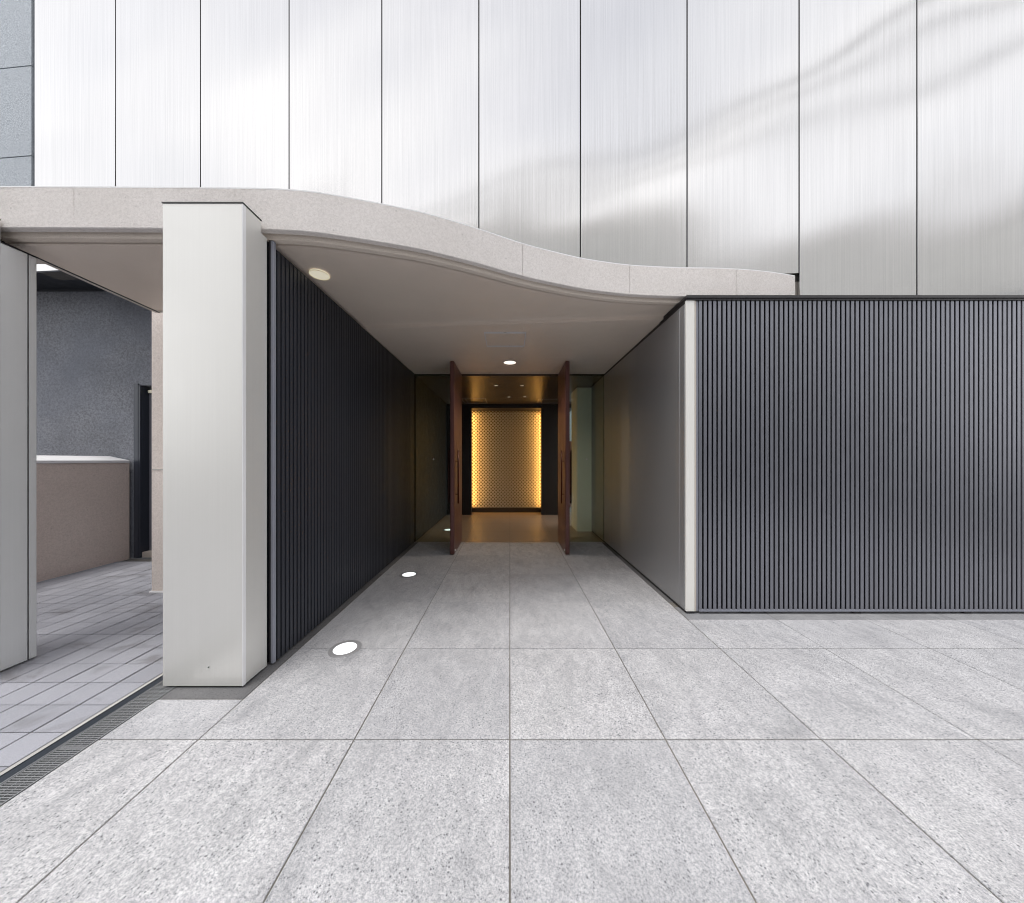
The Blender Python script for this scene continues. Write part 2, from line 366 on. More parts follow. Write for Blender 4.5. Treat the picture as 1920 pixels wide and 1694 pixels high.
# darker border stones round the pillar, along both corridor walls and under the slatted fence
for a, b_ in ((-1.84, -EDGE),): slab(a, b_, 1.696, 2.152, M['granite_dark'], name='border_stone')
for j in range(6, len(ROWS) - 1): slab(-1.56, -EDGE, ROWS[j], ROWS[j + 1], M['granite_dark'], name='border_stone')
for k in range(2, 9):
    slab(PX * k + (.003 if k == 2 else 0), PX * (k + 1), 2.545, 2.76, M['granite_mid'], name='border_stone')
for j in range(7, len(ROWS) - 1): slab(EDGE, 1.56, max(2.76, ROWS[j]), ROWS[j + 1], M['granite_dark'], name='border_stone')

# lobby floor
lf = struct('lobby_floor')
boxes('tile_bed', [(-1.7, 1.8, GY + .004, 8.4, -.085, -.004)], M['joint'], lf)
ys = [4.935, 5.66, 6.36, 7.06, 7.76]
for a, b_ in zip(ys, ys[1:]):
    for k in range(-3, 3):
        x0, x1 = max(-1.6, PX * k), min(1.75, PX * (k + 1))
        box('floor_tile', x0 + .002, x1 - .002, a + .002, b_ - .002, -.03, -.0005, M['lobby_floor'], lf, bev=.001, share=True)
thr = box('threshold', -.72, .72, 4.905, 4.929, -.02, .0015, M['steel'], lf)

# small pavers of the side passage
pas = struct('passage_floor')
boxes('paver_bed', [(-9.0, -2.005, -2.06, 4.12, -.085, -.006)], M['joint_dark'], pas)
PXS, PYS, Y0P = 0.160, 0.167, 1.323
rest = []
for i in range(44):
    x1 = -2.041 - PXS * i; x0 = x1 - PXS
    for j in range(-20, 17):
        y0 = Y0P + PYS * j; y1 = y0 + PYS
        if y1 > 4.13: continue
        yc, xc = (y0 + y1) / 2, (x0 + x1) / 2
        r_ = xc / max(yc, .05)
        vis = yc > 1.0 and x1 > -1.60 * y1 and (yc < 2.15 or x0 / y0 > -1.53) and (yc < 2.6 or x0 / y1 < -1.02) and x1 > -4.86
        if x1 < -4.83 and y1 > 2.9: continue
        if vis:
            jx = (random.random() - .5) * .003
            box('paver', x0 + .0045 + jx, x1 - .0045 + jx, y0 + .0025, y1 - .0025, -.03, (random.random() - .5) * .0012, M['paver'], pas, bev=.0012)
        elif x0 > -5.9: rest.append((x0 + .003, x1 - .003, y0 + .003, y1 - .003, -.03, -.0005))
stuff(boxes('distant_pavers', rest, M['paver'], pas))
box('mortar_strip', -2.039, -2.011, -2.05, 3.06, -.04, -.001, M['kerb'], pas)

# sliding gate track and drain grate
tr = thing('gate_track', 'dark steel track strip between small pavers and drain grate', 'track')
box('channel', -2.009, -1.963, -2.05, 2.9, -.03, .0015, M['steel_dark'], tr, bev=.002)
box('lip', -1.9625, -1.9575, -2.05, 2.9, -.03, .005, M['steel'], tr)
box('lip', -2.0125, -2.0095, -2.05, 2.9, -.03, .003, M['steel_dark'], tr)
dg = thing('drain_grate', 'narrow galvanised slotted drain grate beside the granite slabs', 'drain')
box('drain_channel', -1.957, -1.842, -2.05, 1.90, -.075, -.035, M['dark_pit'], dg)
for x0 in (-1.9565, -1.8475): box('frame', x0, x0 + .004, -2.05, 1.90, -.034, .001, M['bar'], dg)
bars = []
y = -2.0
k = 0
while y < 1.89:
    if not (abs(((y - 1.41) + .25) % 0.5 - .25) < .006): bars.append((-1.952, -1.848, y, y + .0032, -.018, -.0003))
    y += .0100
stuff(boxes('grate_bars', bars, M['bar'], dg))
for yy in [1.41 + .5 * q for q in range(-6, 1)]: box('end_bar', -1.952, -1.848, yy - .006, yy + .006, -.02, 0.0, M['steel'], dg)
for xx in (-1.915, -1.885): box('tie_rod', xx, xx + .003, -2.0, 1.89, -.012, -.0006, M['steel'], dg)

# ------------------------------------------------------------------ upper storey: brushed metal panels
fa = thing('metal_facade', 'upper storey wall of tall brushed metal panels reflecting the sky', 'facade')
ZT = 9.0
for n in range(13):
    (xa, ya), (xb, yb) = fac(n), fac(n + 1)
    zb = 3.31 if n < 4 else (2.95 if n < 8 else 0.3)
    g0, g1 = .0055, .0055
    du = Vector((xb - xa, yb - ya)); ln = du.length; du.normalize(); nn = Vector((-FN[0], -FN[1]))
    q0 = Vector((xa, ya)) + du * g0; q1 = Vector((xa, ya)) + du * (ln - g1); bk = Vector(FN) * .025; e = du * .0015; bb = Vector(FN) * .0015
    pl_ = [q0 + bk, q0 + bb, q0 + e, q1 - e, q1 + bb, q1 + bk]
    vs = [(p.x, p.y, z) for z in (zb, ZT) for p in pl_]
    fs = [(k, k + 1, k + 7, k + 6) for k in range(5)] + [(5, 4, 3, 2, 1, 0), (6, 7, 8, 9, 10, 11)]
    me = bpy.data.meshes.new('metal_panel'); me.from_pydata(vs, [], fs); me.update()
    me.materials.append(M['facade']); link('metal_panel', me, None, fa)
def fplane(name, n0, n1, z0, z1, off, thick, m, parent):
    (xa, ya), (xb, yb) = fac(n0), fac(n1)
    v = []
    for z in (z0, z1):
        for (x, y), o in (((xa, ya), off), ((xb, yb), off), ((xb, yb), off + thick), ((xa, ya), off + thick)):
            v.append((x + FN[0] * o, y + FN[1] * o, z))
    return raw(name, v, [(0, 1, 5, 4), (1, 2, 6, 5), (2, 3, 7, 6), (3, 0, 4, 7), (4, 5, 6, 7), (0, 3, 2, 1)], m, parent)
fplane('backing_wall', 0, 4, 3.32, ZT, .045, .15, M['joint_dark'], fa)
fplane('backing_wall', 4.001, 13, 2.90, ZT, .045, .15, M['joint_dark'], fa)
fplane('backing_wall', 7.93, 13, 0.2, 2.895, .045, .15, M['soffit_trim'], fa)
st = thing('stone_wall', 'grey stone clad upper wall left of the metal panels', 'wall')
for n0 in range(3):
    for q in range(6):
        z0 = 3.59 + .985 * q
        fplane('stone_panel', -1.03 - n0, -.025 - n0 - .01, z0 + .006, z0 + .985 - .006, .0, .05, M['stone'], st)
fplane('backing', -3.04, -.02, 3.57, 9.4, .051, .12, M['joint_dark'], st)

# ------------------------------------------------------------------ the curved canopy
ca = thing('canopy', 'curved canopy with pitted stone coloured fascia over the entrance', 'canopy')
ZTOP, ZBOT = 2.864, 2.622
PTS = [(-60, 350.5), (0, 350.5), (138, 351), (300, 352), (433, 353.2), (490, 354), (543, 356.5), (600, 362.3), (700, 380), (800, 401), (898, 430), (980, 457.5),
       (1040, 473), (1088, 484.4), (1135, 492), (1180, 497.6), (1235, 501), (1290, 502.7), (1335, 503.3), (1378, 504.8), (1415, 507.5), (1450, 511.4), (1491, 518)]
def planpt(p):
    Y = 608 * (ZTOP - 1.25) / (863 - p[1]); return Vector(((p[0] - 956) * Y / 608, Y))
P = [planpt(p) for p in PTS]
P = [Vector((-4.6, P[0].y)), Vector((-4.0, P[0].y))] + P
def catmull(P, per=8):
    o = []
    for i in range(len(P) - 1):
        p0, p1, p2, p3 = P[max(i - 1, 0)], P[i], P[i + 1], P[min(i + 2, len(P) - 1)]
        for k in range(per):
            t = k / per
            o.append(0.5 * ((2 * p1) + (p2 - p0) * t + (2 * p0 - 5 * p1 + 4 * p2 - p3) * t * t + (3 * p1 - p0 - 3 * p2 + p3) * t ** 3))
    o.append(P[-1]); return o
CUR = catmull(P)
for _ in range(6):
    CUR = [CUR[0]] + [(CUR[i - 1] + CUR[i] * 2 + CUR[i + 1]) / 4 for i in range(1, len(CUR) - 1)] + [CUR[-1]]
# sharpen: resample by x at fine pitch
def curve_at(x):
    for a, b_ in zip(CUR, CUR[1:]):
        if a.x <= x <= b_.x: return a.y + (b_.y - a.y) * (x - a.x) / max(1e-6, b_.x - a.x)
    return CUR[-1].y if x > CUR[-1].x else CUR[0].y
XEND = CUR[-1].x
def strip_pts(x0, x1, step=.04):
    n = max(1, int((x1 - x0) / step)); return [x0 + (x1 - x0) * i / n for i in range(n + 1)]
def off(x, o):
    """point o metres behind the fascia face, measured along its normal"""
    e = .02; s = (curve_at(x + e) - curve_at(x - e)) / (2 * e); l = math.hypot(1, s)
    return (x - s / l * o, curve_at(x) + o / l)
def sweep(name, x0, x1, prof, m, caps=True, smooth=True, xl=None):
    """prof: closed list of (offset, z) swept along the curve"""
    xs = strip_pts(x0, x1); vs, fs = [], []; n = len(prof)
    for x in xs:
        for (o, z) in prof:
            p = off(x, o); X = p[0]
            vs.append((X, p[1], z))
    for i in range(len(xs) - 1):
        for k in range(n):
            a, b_ = i * n + k, i * n + (k + 1) % n
            fs.append((a, a + n, b_ + n, b_))
    if caps: fs.append(tuple(range(n))); fs.append(tuple(reversed(range((len(xs) - 1) * n, len(xs) * n))))
    bm = bmesh.new(); me = bpy.data.meshes.new(name); me.from_pydata(vs, [], fs); bm.from_mesh(me)
    bmesh.ops.recalc_face_normals(bm, faces=bm.faces[:]); bm.to_mesh(me); bm.free()
    me.materials.append(m)
    return link(name, me, None, ca)
seams = [-4.6, -3.53, -2.577, -1.632, 0.0953, 0.992, 1.914, XEND]
for a, b_ in zip(seams, seams[1:]):
    sweep('fascia_panel', a + .0015, b_ - .0015, [(0, ZBOT + .004), (.004, ZBOT), (.036, ZBOT), (.040, ZBOT + .004), (.040, ZTOP), (.006, ZTOP), (0, ZTOP - .005)], M['fascia'])
    sweep('coping', a + .0005, b_ - .0005, [(.004, ZTOP + .0005), (.20, ZTOP + .0005), (.20, ZTOP + .022), (.010, ZTOP + .010), (.004, ZTOP + .008)], M['coping_white'])
sweep('beige_band', -4.6, 1.55, [(.0445, 2.591), (.082, 2.591), (.082, 2.70), (.0445, 2.70)], M['fascia_band'])
sweep('shadow_gap', -4.6, 1.52, [(.0825, 2.60), (.0905, 2.60), (.0905, 2.62), (.0825, 2.62)], M['cap'])
# the flat ceiling, front part (follows the curve, ends on the facade line)
def fl_y(x): return 3.118 - 0.0757 * x
def ceiling_front(name, x0, x1, yback, z, m, z1=None):
    xs = strip_pts(x0, x1); fr = [off(x, .091) for x in xs]; vs, fs = [], []
    n = len(xs); zt = z + .05
    for (x, y), xx in zip(fr, xs):
        yb = yback(x) if callable(yback) else yback
        vs += [(x, y, z), (x, yb, z), (x, yb, zt), (x, y, zt)]
    for i in range(n - 1):
        for k in range(4):
            a, b_ = i * 4 + k, i * 4 + (k + 1) % 4; fs.append((a, b_, b_ + 4, a + 4))
    fs += [(0, 3, 2, 1), (4 * n - 4, 4 * n - 3, 4 * n - 2, 4 * n - 1)]
    me = bpy.data.meshes.new(name); me.from_pydata(vs, [], fs)
    bm = bmesh.new(); bm.from_mesh(me); bmesh.ops.recalc_face_normals(bm, faces=bm.faces[:]); bm.to_mesh(me); bm.free()
    me.materials.append(m); return link(name, me, None, ca)
ceiling_front('ceiling_panel', -1.60, 1.50, fl_y, ZCF, M['ceiling'])
ceiling_front('ceiling_panel', -3.10, -1.61, 2.90, ZCF, M['ceiling'])
# rear ceiling with an opening left for the hatch (parts butt round it)
HX0, HX1, HY0, HY1 = -.267, .169, 3.313, 3.750
def rear(xa, xb, ya, yb):
    f = lambda v, x: v(x) if callable(v) else v
    v = [(xa, f(ya, xa), ZC), (xb, f(ya, xb), ZC), (xb, yb, ZC), (xa, yb, ZC)]; v += [(p[0], p[1], ZC + .05) for p in v]
    return raw('ceiling_panel', v, [(0, 3, 2, 1), (4, 5, 6, 7), (0, 1, 5, 4), (1, 2, 6, 5), (2, 3, 7, 6), (3, 0, 4, 7)], M['ceiling'], ca)
flr = lambda x: fl_y(x) + .002
vs = [(-1.6, flr(-1.6)), (1.50, flr(1.50)), (1.50, 4.94), (-1.6, 4.94), (HX0, HY0), (HX1, HY0), (HX1, HY1), (HX0, HY1)]
vv = [(x, y, ZC) for x, y in vs] + [(x, y, ZC + .05) for x, y in vs]
raw('ceiling_panel', vv, [(0, 4, 5, 1), (1, 5, 6, 2), (2, 6, 7, 3), (3, 7, 4, 0), (0, 1, 9, 8), (2, 3, 11, 10), (4, 12, 13, 5), (5, 13, 14, 6), (6, 14, 15, 7), (7, 15, 12, 4)], M['ceiling'], ca)
ht = thing('ceiling_hatch', 'square access hatch set in the taupe entrance ceiling', 'hatch')
box('hatch_door', HX0 + .012, HX1 - .012, HY0 + .042, HY1 - .042, ZC - .0012, ZC + .02, M['ceiling'], ht)
W_ = .040
boxes('hatch_frame', [(HX0 + .001, HX1 - .001, HY0 + .001, HY0 + W_, ZC - .003, ZC + .02), (HX0 + .001, HX1 - .001, HY1 - W_, HY1 - .001, ZC - .003, ZC + .02),
      (HX0 + .001, HX0 + .010, HY0 + W_, HY1 - W_, ZC - .003, ZC + .02), (HX1 - .010, HX1 - .001, HY0 + W_, HY1 - W_, ZC - .003, ZC + .02)], M['neigh_white'], ht)
box('latch', -.065, -.035, HY0 + .002, HY0 + .010, ZC - .0045, ZC - .0031, M['steel'], ht)
# canopy body over everything, edge trim of the gate soffit
bxs = [off(x, .16) for x in strip_pts(-3.05, XEND - .02, .1)]
vs, fs = [], []
for (x, y) in bxs:
    yb = 3.540 - .0757 * (x + 5.194) - .03 if x > -1.6 else 2.88
    vs += [(x, y, 2.635), (x, yb, 2.635), (x, yb, ZTOP - .005), (x, y, ZTOP - .005)]
for i in range(len(bxs) - 1):
    for k in range(4):
        a, b_ = i * 4 + k, i * 4 + (k + 1) % 4; fs.append((a, b_, b_ + 4, a + 4))
fs += [(0, 3, 2, 1), (4 * len(bxs) - 4, 4 * len(bxs) - 3, 4 * len(bxs) - 2, 4 * len(bxs) - 1)]
raw('roof_slab', vs, fs, M['soffit_trim'], ca)
for (a, b_, c, d_, m_) in ((-3.101, -3.112, -3.166, -3.177, M['cap']), (-3.1125, -3.142, -3.1775, -3.207, M['soffit_trim'])):
    v = [(b_, 1.985, 2.582), (a, 1.985, 2.582), (c, 2.935, 2.582), (d_, 2.935, 2.582)]; v += [(p[0], p[1], 2.68) for p in v]
    raw('edge_trim', v, [(0, 3, 2, 1), (4, 5, 6, 7), (0, 1, 5, 4), (1, 2, 6, 5), (2, 3, 7, 6), (3, 0, 4, 7)], m_, ca)
v = [(-3.1005, 1.99, 2.5862), (-3.1005, 2.90, 2.5862), (-3.1655, 2.90, 2.5862)]; v += [(p[0], p[1], 2.63) for p in v]
raw('ceiling_panel', v, [(0, 1, 2), (3, 5, 4), (0, 3, 4, 1), (1, 4, 5, 2), (2, 5, 3, 0)], M['ceiling'], ca)
box('edge_trim', -3.16, -1.62, 2.9005, 2.935, 2.582, 2.66, M['soffit_trim'], ca, bev=.002)
# the concealed beam that the canopy hangs from on the left
box('beam', -4.6, -3.10, 2.06, 2.30, 2.64, 2.85, M['soffit_trim'], ca)

# ceiling lamps in the entrance
cl = thing('ceiling_downlight', 'round lit white downlight near the doors in the entrance ceiling', 'downlight')
o = link('lens', disc_mesh('lens', .082, .004, 48), M['lamp_warm'], cl, (0.0, 4.343, ZC - .006))
o = link('rim', disc_mesh('rim', .093, .006, 48, r_in=.083, bev=.002), M['soffit_trim'], cl, (0.0, 4.343, ZC - .0062))
cs = thing('ceiling_disc_lamp', 'round cream disc lamp in the ceiling corner above the dark slats', 'ceiling lamp')
link('cover', disc_mesh('cover', .064, .010, 48, bev=.003), M['speaker_lens'], cs, (-1.365, 2.325, ZCF - .010))
link('grille', disc_mesh('rim', .066, .004, 40, r_in=.060, bev=.001), M['plastic'], cs, (-1.365, 2.325, ZCF - .0125))

# ------------------------------------------------------------------ pillars
def pillar(x0, x1, y0, y1, z1, label, m, loc_cap=True):
    t = thing('gate_pillar', label, 'pillar', 'metal clad gate pillars')
    box('plinth', x0 + .012, x1 - .012, y0 + .012, y1 - .012, 0.0, .012, M['cap'], t)
    e = .0025
    box('front_panel', x0, x1 - e, y0, y0 + .02, .010, z1, m, t, bev=.0015)
    box('side_panel', x1 - .02, x1, y0 + .021, y1, .010, z1, m, t, bev=.0015)
    box('side_panel', x0, x0 + .02, y0 + .021, y1, .010, z1, m, t, bev=.0015)
    box('back_panel', x0 + .021, x1 - .021, y1 - .02, y1, .010, z1, m, t, bev=.0015)
    box('corner_bead', x1 - e + .0003, x1 + .0008, y0 - .0008, y0 + .0205, .010, z1 - .002, M['coping_white'], t)
    return t
p1 = pillar(-1.904, -1.465, 1.778, 1.912, 2.657, 'pale silver metal pillar in front of the canopy, beside the dark slats', M['pillar'])
box('rear_panel', -1.88, -1.4655, 1.9125, 1.955, .010, 2.588, M['pillar'], p1)
box('top_cap', -1.907, -1.462, 1.775, 1.912, 2.658, 2.664, M['cap'], p1)
cyl('screw', (-1.650, 1.7775, .115), (-1.650, 1.7735, .115), .003, M['cap'], p1, 10)
p2 = pillar(-3.44, -2.992, 1.778, 1.905, 2.657, 'dull grey metal pillar cut off at the left edge of the gateway', M['pillar_dull'])
box('rear_panel', -3.40, -2.9935, 1.9055, 2.012, .010, 2.527, M['pillar_dull'], p2)
box('corner_trim', -3.02, -2.9915, 2.0125, 2.016, .010, 2.527, M['cap'], p2)
box('rear_cap', -3.40, -2.990, 1.9055, 2.054, 2.5275, 2.534, M['cap'], p2)
box('corner_trim', -3.02, -2.9925, 2.0165, 2.052, .010, 2.527, M['pillar_dull'], p2, bev=.003)
box('top_cap', -3.443, -2.989, 1.775, 1.905, 2.658, 2.664, M['cap'], p2)

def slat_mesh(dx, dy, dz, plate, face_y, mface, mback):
    """face plate standing proud on a narrower body, painted black as shade in the gaps; face_y: plate faces -y, else +x"""
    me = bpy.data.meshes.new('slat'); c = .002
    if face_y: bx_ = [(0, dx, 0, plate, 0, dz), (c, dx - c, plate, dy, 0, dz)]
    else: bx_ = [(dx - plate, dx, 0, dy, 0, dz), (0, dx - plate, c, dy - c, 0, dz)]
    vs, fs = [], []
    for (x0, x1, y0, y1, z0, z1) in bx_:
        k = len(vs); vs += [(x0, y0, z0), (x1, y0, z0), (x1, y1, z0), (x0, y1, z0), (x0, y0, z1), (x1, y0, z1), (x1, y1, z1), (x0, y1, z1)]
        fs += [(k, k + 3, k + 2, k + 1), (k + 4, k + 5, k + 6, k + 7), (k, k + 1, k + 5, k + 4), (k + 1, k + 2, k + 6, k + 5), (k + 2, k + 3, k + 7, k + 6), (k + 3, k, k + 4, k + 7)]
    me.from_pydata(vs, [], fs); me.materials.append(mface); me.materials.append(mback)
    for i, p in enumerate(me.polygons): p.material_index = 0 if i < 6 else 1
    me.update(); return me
# ------------------------------------------------------------------ dark slat wall, left side of the entrance
ls = thing('slat_wall', 'dark vertical slat wall along the left side of the entrance', 'slat wall')
box('end_post', WL - .016, WL + .002, 1.972, 1.996, .012, ZCF, M['post_blue'], ls, bev=.002)
box('end_fin', WL - .0245, WL - .0165, 1.972, 1.990, .012, ZCF, M['cap'], ls)
box('backing_sheet', WL - .060, WL - .042, 1.99, GY - .012, .008, ZC + .04, M['slat_back'], ls)
sm = slat_mesh(.036, .0255, 2.535, .006, False, M['slat_shaded'], M['slat_back'])
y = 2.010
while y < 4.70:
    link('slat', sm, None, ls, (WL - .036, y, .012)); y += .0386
box('flush_panel', WL - .036, WL - .003, y, 4.905, .012, ZC - .003, M['slat_shaded'], ls, bev=.001)
box('base_rail', WL - .040, WL - .014, 1.998, 4.925, .0, .011, M['cap'], ls)

# ------------------------------------------------------------------ right side: satin panels, cream post, slatted fence
rw = thing('panel_wall', 'satin champagne metal panel wall along the right side of the entrance', 'panel wall')
seg = [2.652, 2.729, 3.647, 4.576, 4.925]
for a, b_ in zip(seg, seg[1:]):
    box('metal_panel', WR, WR + .022, a + .002, b_ - .002, .022, 2.529, M['wallpanel'], rw, bev=.0018)
box('core', WR + .0225, WR + .09, 2.67, 4.925, .0, ZC + .03, M['slat_back'], rw)
box('top_rail', WR + .004, WR + .06, 2.67, 4.925, 2.531, ZC + .02, M['cap'], rw)
box('base_recess', WR + .008, WR + .02, 2.66, 4.925, .0, .020, M['cap'], rw)
sf = thing('slat_fence', 'grey vertical slat fence under a black cap right of the cream post', 'fence')
box('cap_rail', WR - .003, 7.0, FY - .012, FY + .11, 2.560, 2.583, M['cap'], sf, bev=.0015)
box('cap_return', WR - .003, WR + .022, FY + .111, 3.10, 2.560, 2.583, M['cap'], sf)
box('cap_fascia', WR + .002, 7.0, FY - .004, FY + .03, 2.546, 2.5595, M['cap'], sf)
box('corner_post', WR, WR + .068, FY, FY + .020, .022, 2.545, M['cream'], sf, bev=.0015)
box('corner_trim', WR + .069, WR + .084, FY + .004, FY + .020, .022, 2.545, M['cream_trim'], sf)
box('side_channel', WR + .085, WR + .105, FY + .010, FY + .035, .022, 2.545, M['post_blue'], sf)
box('backing_sheet', WR + .086, 7.0, FY + .058, FY + .070, .01, 2.545, M['slat_back'], sf)
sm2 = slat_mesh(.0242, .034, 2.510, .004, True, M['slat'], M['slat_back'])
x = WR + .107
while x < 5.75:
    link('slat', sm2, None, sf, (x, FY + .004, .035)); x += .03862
rest = []
while x < 6.95: rest.append((x, x + .0258, FY + .004, FY + .038, .035, 2.545)); x += .03862
stuff(boxes('end_slats', rest, M['slat'], sf))
box('bottom_rail', WR + .107, 7.0, FY + .0, FY + .045, .020, .0345, M['post_blue'], sf, bev=.001)
for xx in [1.9 + .9 * q for q in range(6)]: box('foot', xx, xx + .06, FY + .012, FY + .04, 0, .0195, M['cap'], sf)

# ------------------------------------------------------------------ glass screens and doors
def glass_screen(x0, x1, dot, label):
    t = thing('glass_screen', label, 'glass screen', 'glass screens either side of the doors')
    box('pane', x0, x1, GY, GY + .010, .003, ZC - .001, M['glass'], t)
    link('marker_dot', disc_mesh('marker_dot', .013, .0008, 20), M['white_dot'], t, (dot, GY - .0004, 1.262)).rotation_euler = (R(90), 0, 0)
    box('floor_channel', x0, x1, GY - .004, GY + .014, .0, .0028, M['steel'], t)
glass_screen(WL - .02, -.733, -1.160, 'tinted glass pane left of the open red-brown doors')
glass_screen(.733, WR + .03, 1.168, 'tinted glass pane right of the open red-brown doors')
def door(s, label):
    t = thing('entrance_door', label, 'door', 'pair of red-brown entrance doors')
    xi, xo = .732, .787
    a, b_ = (xi, xo) if s > 0 else (-xo, -xi)
    box('leaf', a, b_, 4.262, 4.955, .006, ZC - .006, M['door'], t, bev=.012, seg=3)
    for side in (-1, 1):
        xf = s * (xi if side < 0 else xo)             # face the handle stands on
        xh = xf + s * side * .036
        h = cyl('handle', (xh, 4.372, .665), (xh, 4.372, 1.380), .011, M['handle'], t, 20)
        for z in (.79, 1.235):
            q = cyl('standoff', (xf, 4.372, z), (xh, 4.372, z), .006, M['handle'], None, 12); q.parent = h
            q.matrix_parent_inverse = h.matrix_basis.inverted()
    cyl('floor_bolt', (s * xi, 4.315, .052), (s * (xi - .010), 4.315, .052), .013, M['coping_white'], t, 20)
    return t
door(-1, 'left-hand red-brown door leaf standing open at right angles')
door(1, 'right-hand red-brown door leaf standing open, nearer the pale column')

# in-ground lights
for k, (x, y, lab) in enumerate(((-1.091, 2.147, 'round lit ground light nearest the silver pillar'), (-1.099, 3.535, 'round lit ground light in the shade before the doors'),
                                 (-1.097, 5.80, 'round ground light behind the left glass pane'))):
    t = thing('ground_light', lab, 'ground light', 'lights set in the floor along the left wall')
    link('ring', disc_mesh('ring', .100, .0035, 56, r_in=.072, bev=.002), M['ring_grey'], t, (x, y, .0008))
    link('lens', disc_mesh('lens', .0715, .0028, 48), M['lamp_white'], t, (x, y, .0008))

# ------------------------------------------------------------------ lobby
lb = thing('lobby', 'dark lobby walls and glossy ceiling seen through the open doors', 'lobby')
CLZ = 2.53
box('ceiling', -1.5, 1.48, GY + .012, 7.40, CLZ, CLZ + .04, M['lobby_ceiling'], lb)
box('ceiling_reveal', -1.5, 1.48, GY + .0105, GY + .0115, CLZ + .001, ZC, M['lobby_ceiling'], lb)
box('bulkhead', -1.5, 1.48, 7.401, 8.2, 2.44, 2.60, M['lobby_dark'], lb)
box('left_wall', -1.50, -1.445, GY + .012, 7.40, 0, CLZ, M['lobby_dark'], lb)
for q in range(3): box('wall_panel', -1.4445, -1.437, GY + .016 + q * .82, GY + .012 + (q + 1) * .82, .01, CLZ - .004, M['slat_shaded'], lb, bev=.001)
box('back_wall', -1.50, -.876, 7.401, 7.47, 0, 2.439, M['lobby_dark'], lb)
box('back_wall', .718, 1.285, 7.401, 7.47, 0, 2.439, M['lobby_dark'], lb)
box('right_wall', WR + .004, 1.50, GY + .012, 5.668, 0, CLZ, M['lobby_dark'], lb)
box('wall_panel', WR - .004, WR + .0035, GY + .016, 5.665, .02, CLZ - .004, M['wallpanel'], lb, bev=.001)
box('column', 1.171, 1.50, 5.67, 6.16, 0, CLZ - .012, M['column'], lb, bev=.003)
box('right_wall', 1.45, 1.52, 6.161, 7.40, 2.35, CLZ, M['lobby_dark'], lb)
box('side_wall', 1.16, 1.285, 7.471, 8.4, 0, 2.439, M['lobby_dark'], lb)
box('side_wall', -1.50, -1.20, 7.471, 8.4, 0, 2.439, M['lobby_dark'], lb)
# feature wall: relief of little pyramids
fw = thing('feature_wall', 'glowing ivory relief wall with a diamond pattern behind the lobby', 'feature wall')
box('backing', -1.19, 1.15, 7.862, 8.2, 0, 2.439, M['hollow_shade'], fw)
box('plinth', -1.19, 1.15, 7.74, 7.861, 0, .105, M['plinth'], fw)
vs, fs = [], []
cw, ch = .082, .082; nx, nzz = 28, 30
for j in range(nzz * 2):
    for i in range(nx + 1):
        cx_ = -1.15 + i * cw + (cw / 2 if j % 2 else 0); cz = .10 + j * ch / 2
        if cx_ > 1.12 or cz > 2.42: continue
        k = len(vs); y0 = 7.8615
        s = .5
        d0, d1 = y0 - .016, y0 - .0015
        for (t, dd_) in ((.5, d0), (.34, d0), (.31, d1)):
            vs += [(cx_ - cw * t, dd_, cz), (cx_, dd_, cz - ch * t), (cx_ + cw * t, dd_, cz), (cx_, dd_, cz + ch * t)]
        for r0 in (k, k + 4):
            for q in range(4): fs.append((r0 + q, r0 + (q + 1) % 4, r0 + 4 + (q + 1) % 4, r0 + 4 + q))
stuff(raw('relief_lattice', vs, fs, M['relief'], fw))
def area(name, loc, rot, sx, sy, e, col, spread=180):
    l = bpy.data.lights.new(name, 'AREA'); l.shape = 'RECTANGLE'; l.size = sx; l.size_y = sy; l.energy = e; l.color = col; l.spread = R(spread)
    o = bpy.data.objects.new(name, l); C.objects.link(o); o.location = loc; o.rotation_euler = rot; return o
for x, s in ((-.925, 1), (.767, -1)):
    o = area('cove_light', (x, 7.755, 1.27), (0, 0, 0), .02, 2.25, 8, (1.0, .54, .14))
    dirv = Vector((s * .985, .15, 0)); o.rotation_euler = (-dirv).to_track_quat('Z', 'Y').to_euler()
    # keep the long side upright
    from mathutils import Matrix
    zz = -dirv.normalized(); up = Vector((0, 0, 1)); xx = up.cross(zz).normalized()
    o.rotation_euler = Matrix((xx, up, zz)).transposed().to_euler()
    m_ = box('light_strip', x - .008, x + .008, 7.74 - .006, 7.74 - .001, .12, 2.42, M['steel'], fw)
for (x, y) in ((-.235, 5.56), (.21, 5.56), (-.02, 6.57), (.30, 6.54)):
    pass
labs = ('small square lobby spotlight, front left of the four', 'small square lobby spotlight, front right of the four',
        'small lobby spotlight, rear left of the four', 'brighter lobby spotlight, rear right of the four')
for (x, y), lab in zip(((-.235, 5.56), (.21, 5.56), (-.02, 6.57), (.30, 6.54)), labs):
    t = thing('lobby_spotlight', lab, 'spotlight', 'spotlights in the lobby ceiling')
    link('rim', disc_mesh('rim', .045, .003, 24, r_in=.034, bev=.001), M['plinth'], t, (x, y, CLZ - .0035))
    link('lens', disc_mesh('lens', .033, .002, 24), M['lamp_spot'], t, (x, y, CLZ - .0030))
def vent(x0, x1, y0, y1, lab):
    t = thing('ceiling_vent', lab, 'vent', 'slot vents in the lobby ceiling'); z = CLZ
    boxes('vent_frame', [(x0, x1, y0, y0 + .02, z - .006, z - .0005), (x0, x1, y1 - .02, y1, z - .006, z - .0005), (x0, x0 + .02, y0 + .02, y1 - .02, z - .006, z - .0005), (x1 - .02, x1, y0 + .02, y1 - .02, z - .006, z - .0005)], M['steel'], t)
    box('slot_bar', x0 + .08, x0 + .10, y0 + .021, y1 - .021, z - .006, z - .0005, M['steel'], t)
vent(-1.02, -.50, 6.72, 7.30, 'slot vent frame in the lobby ceiling above the left dark wall')
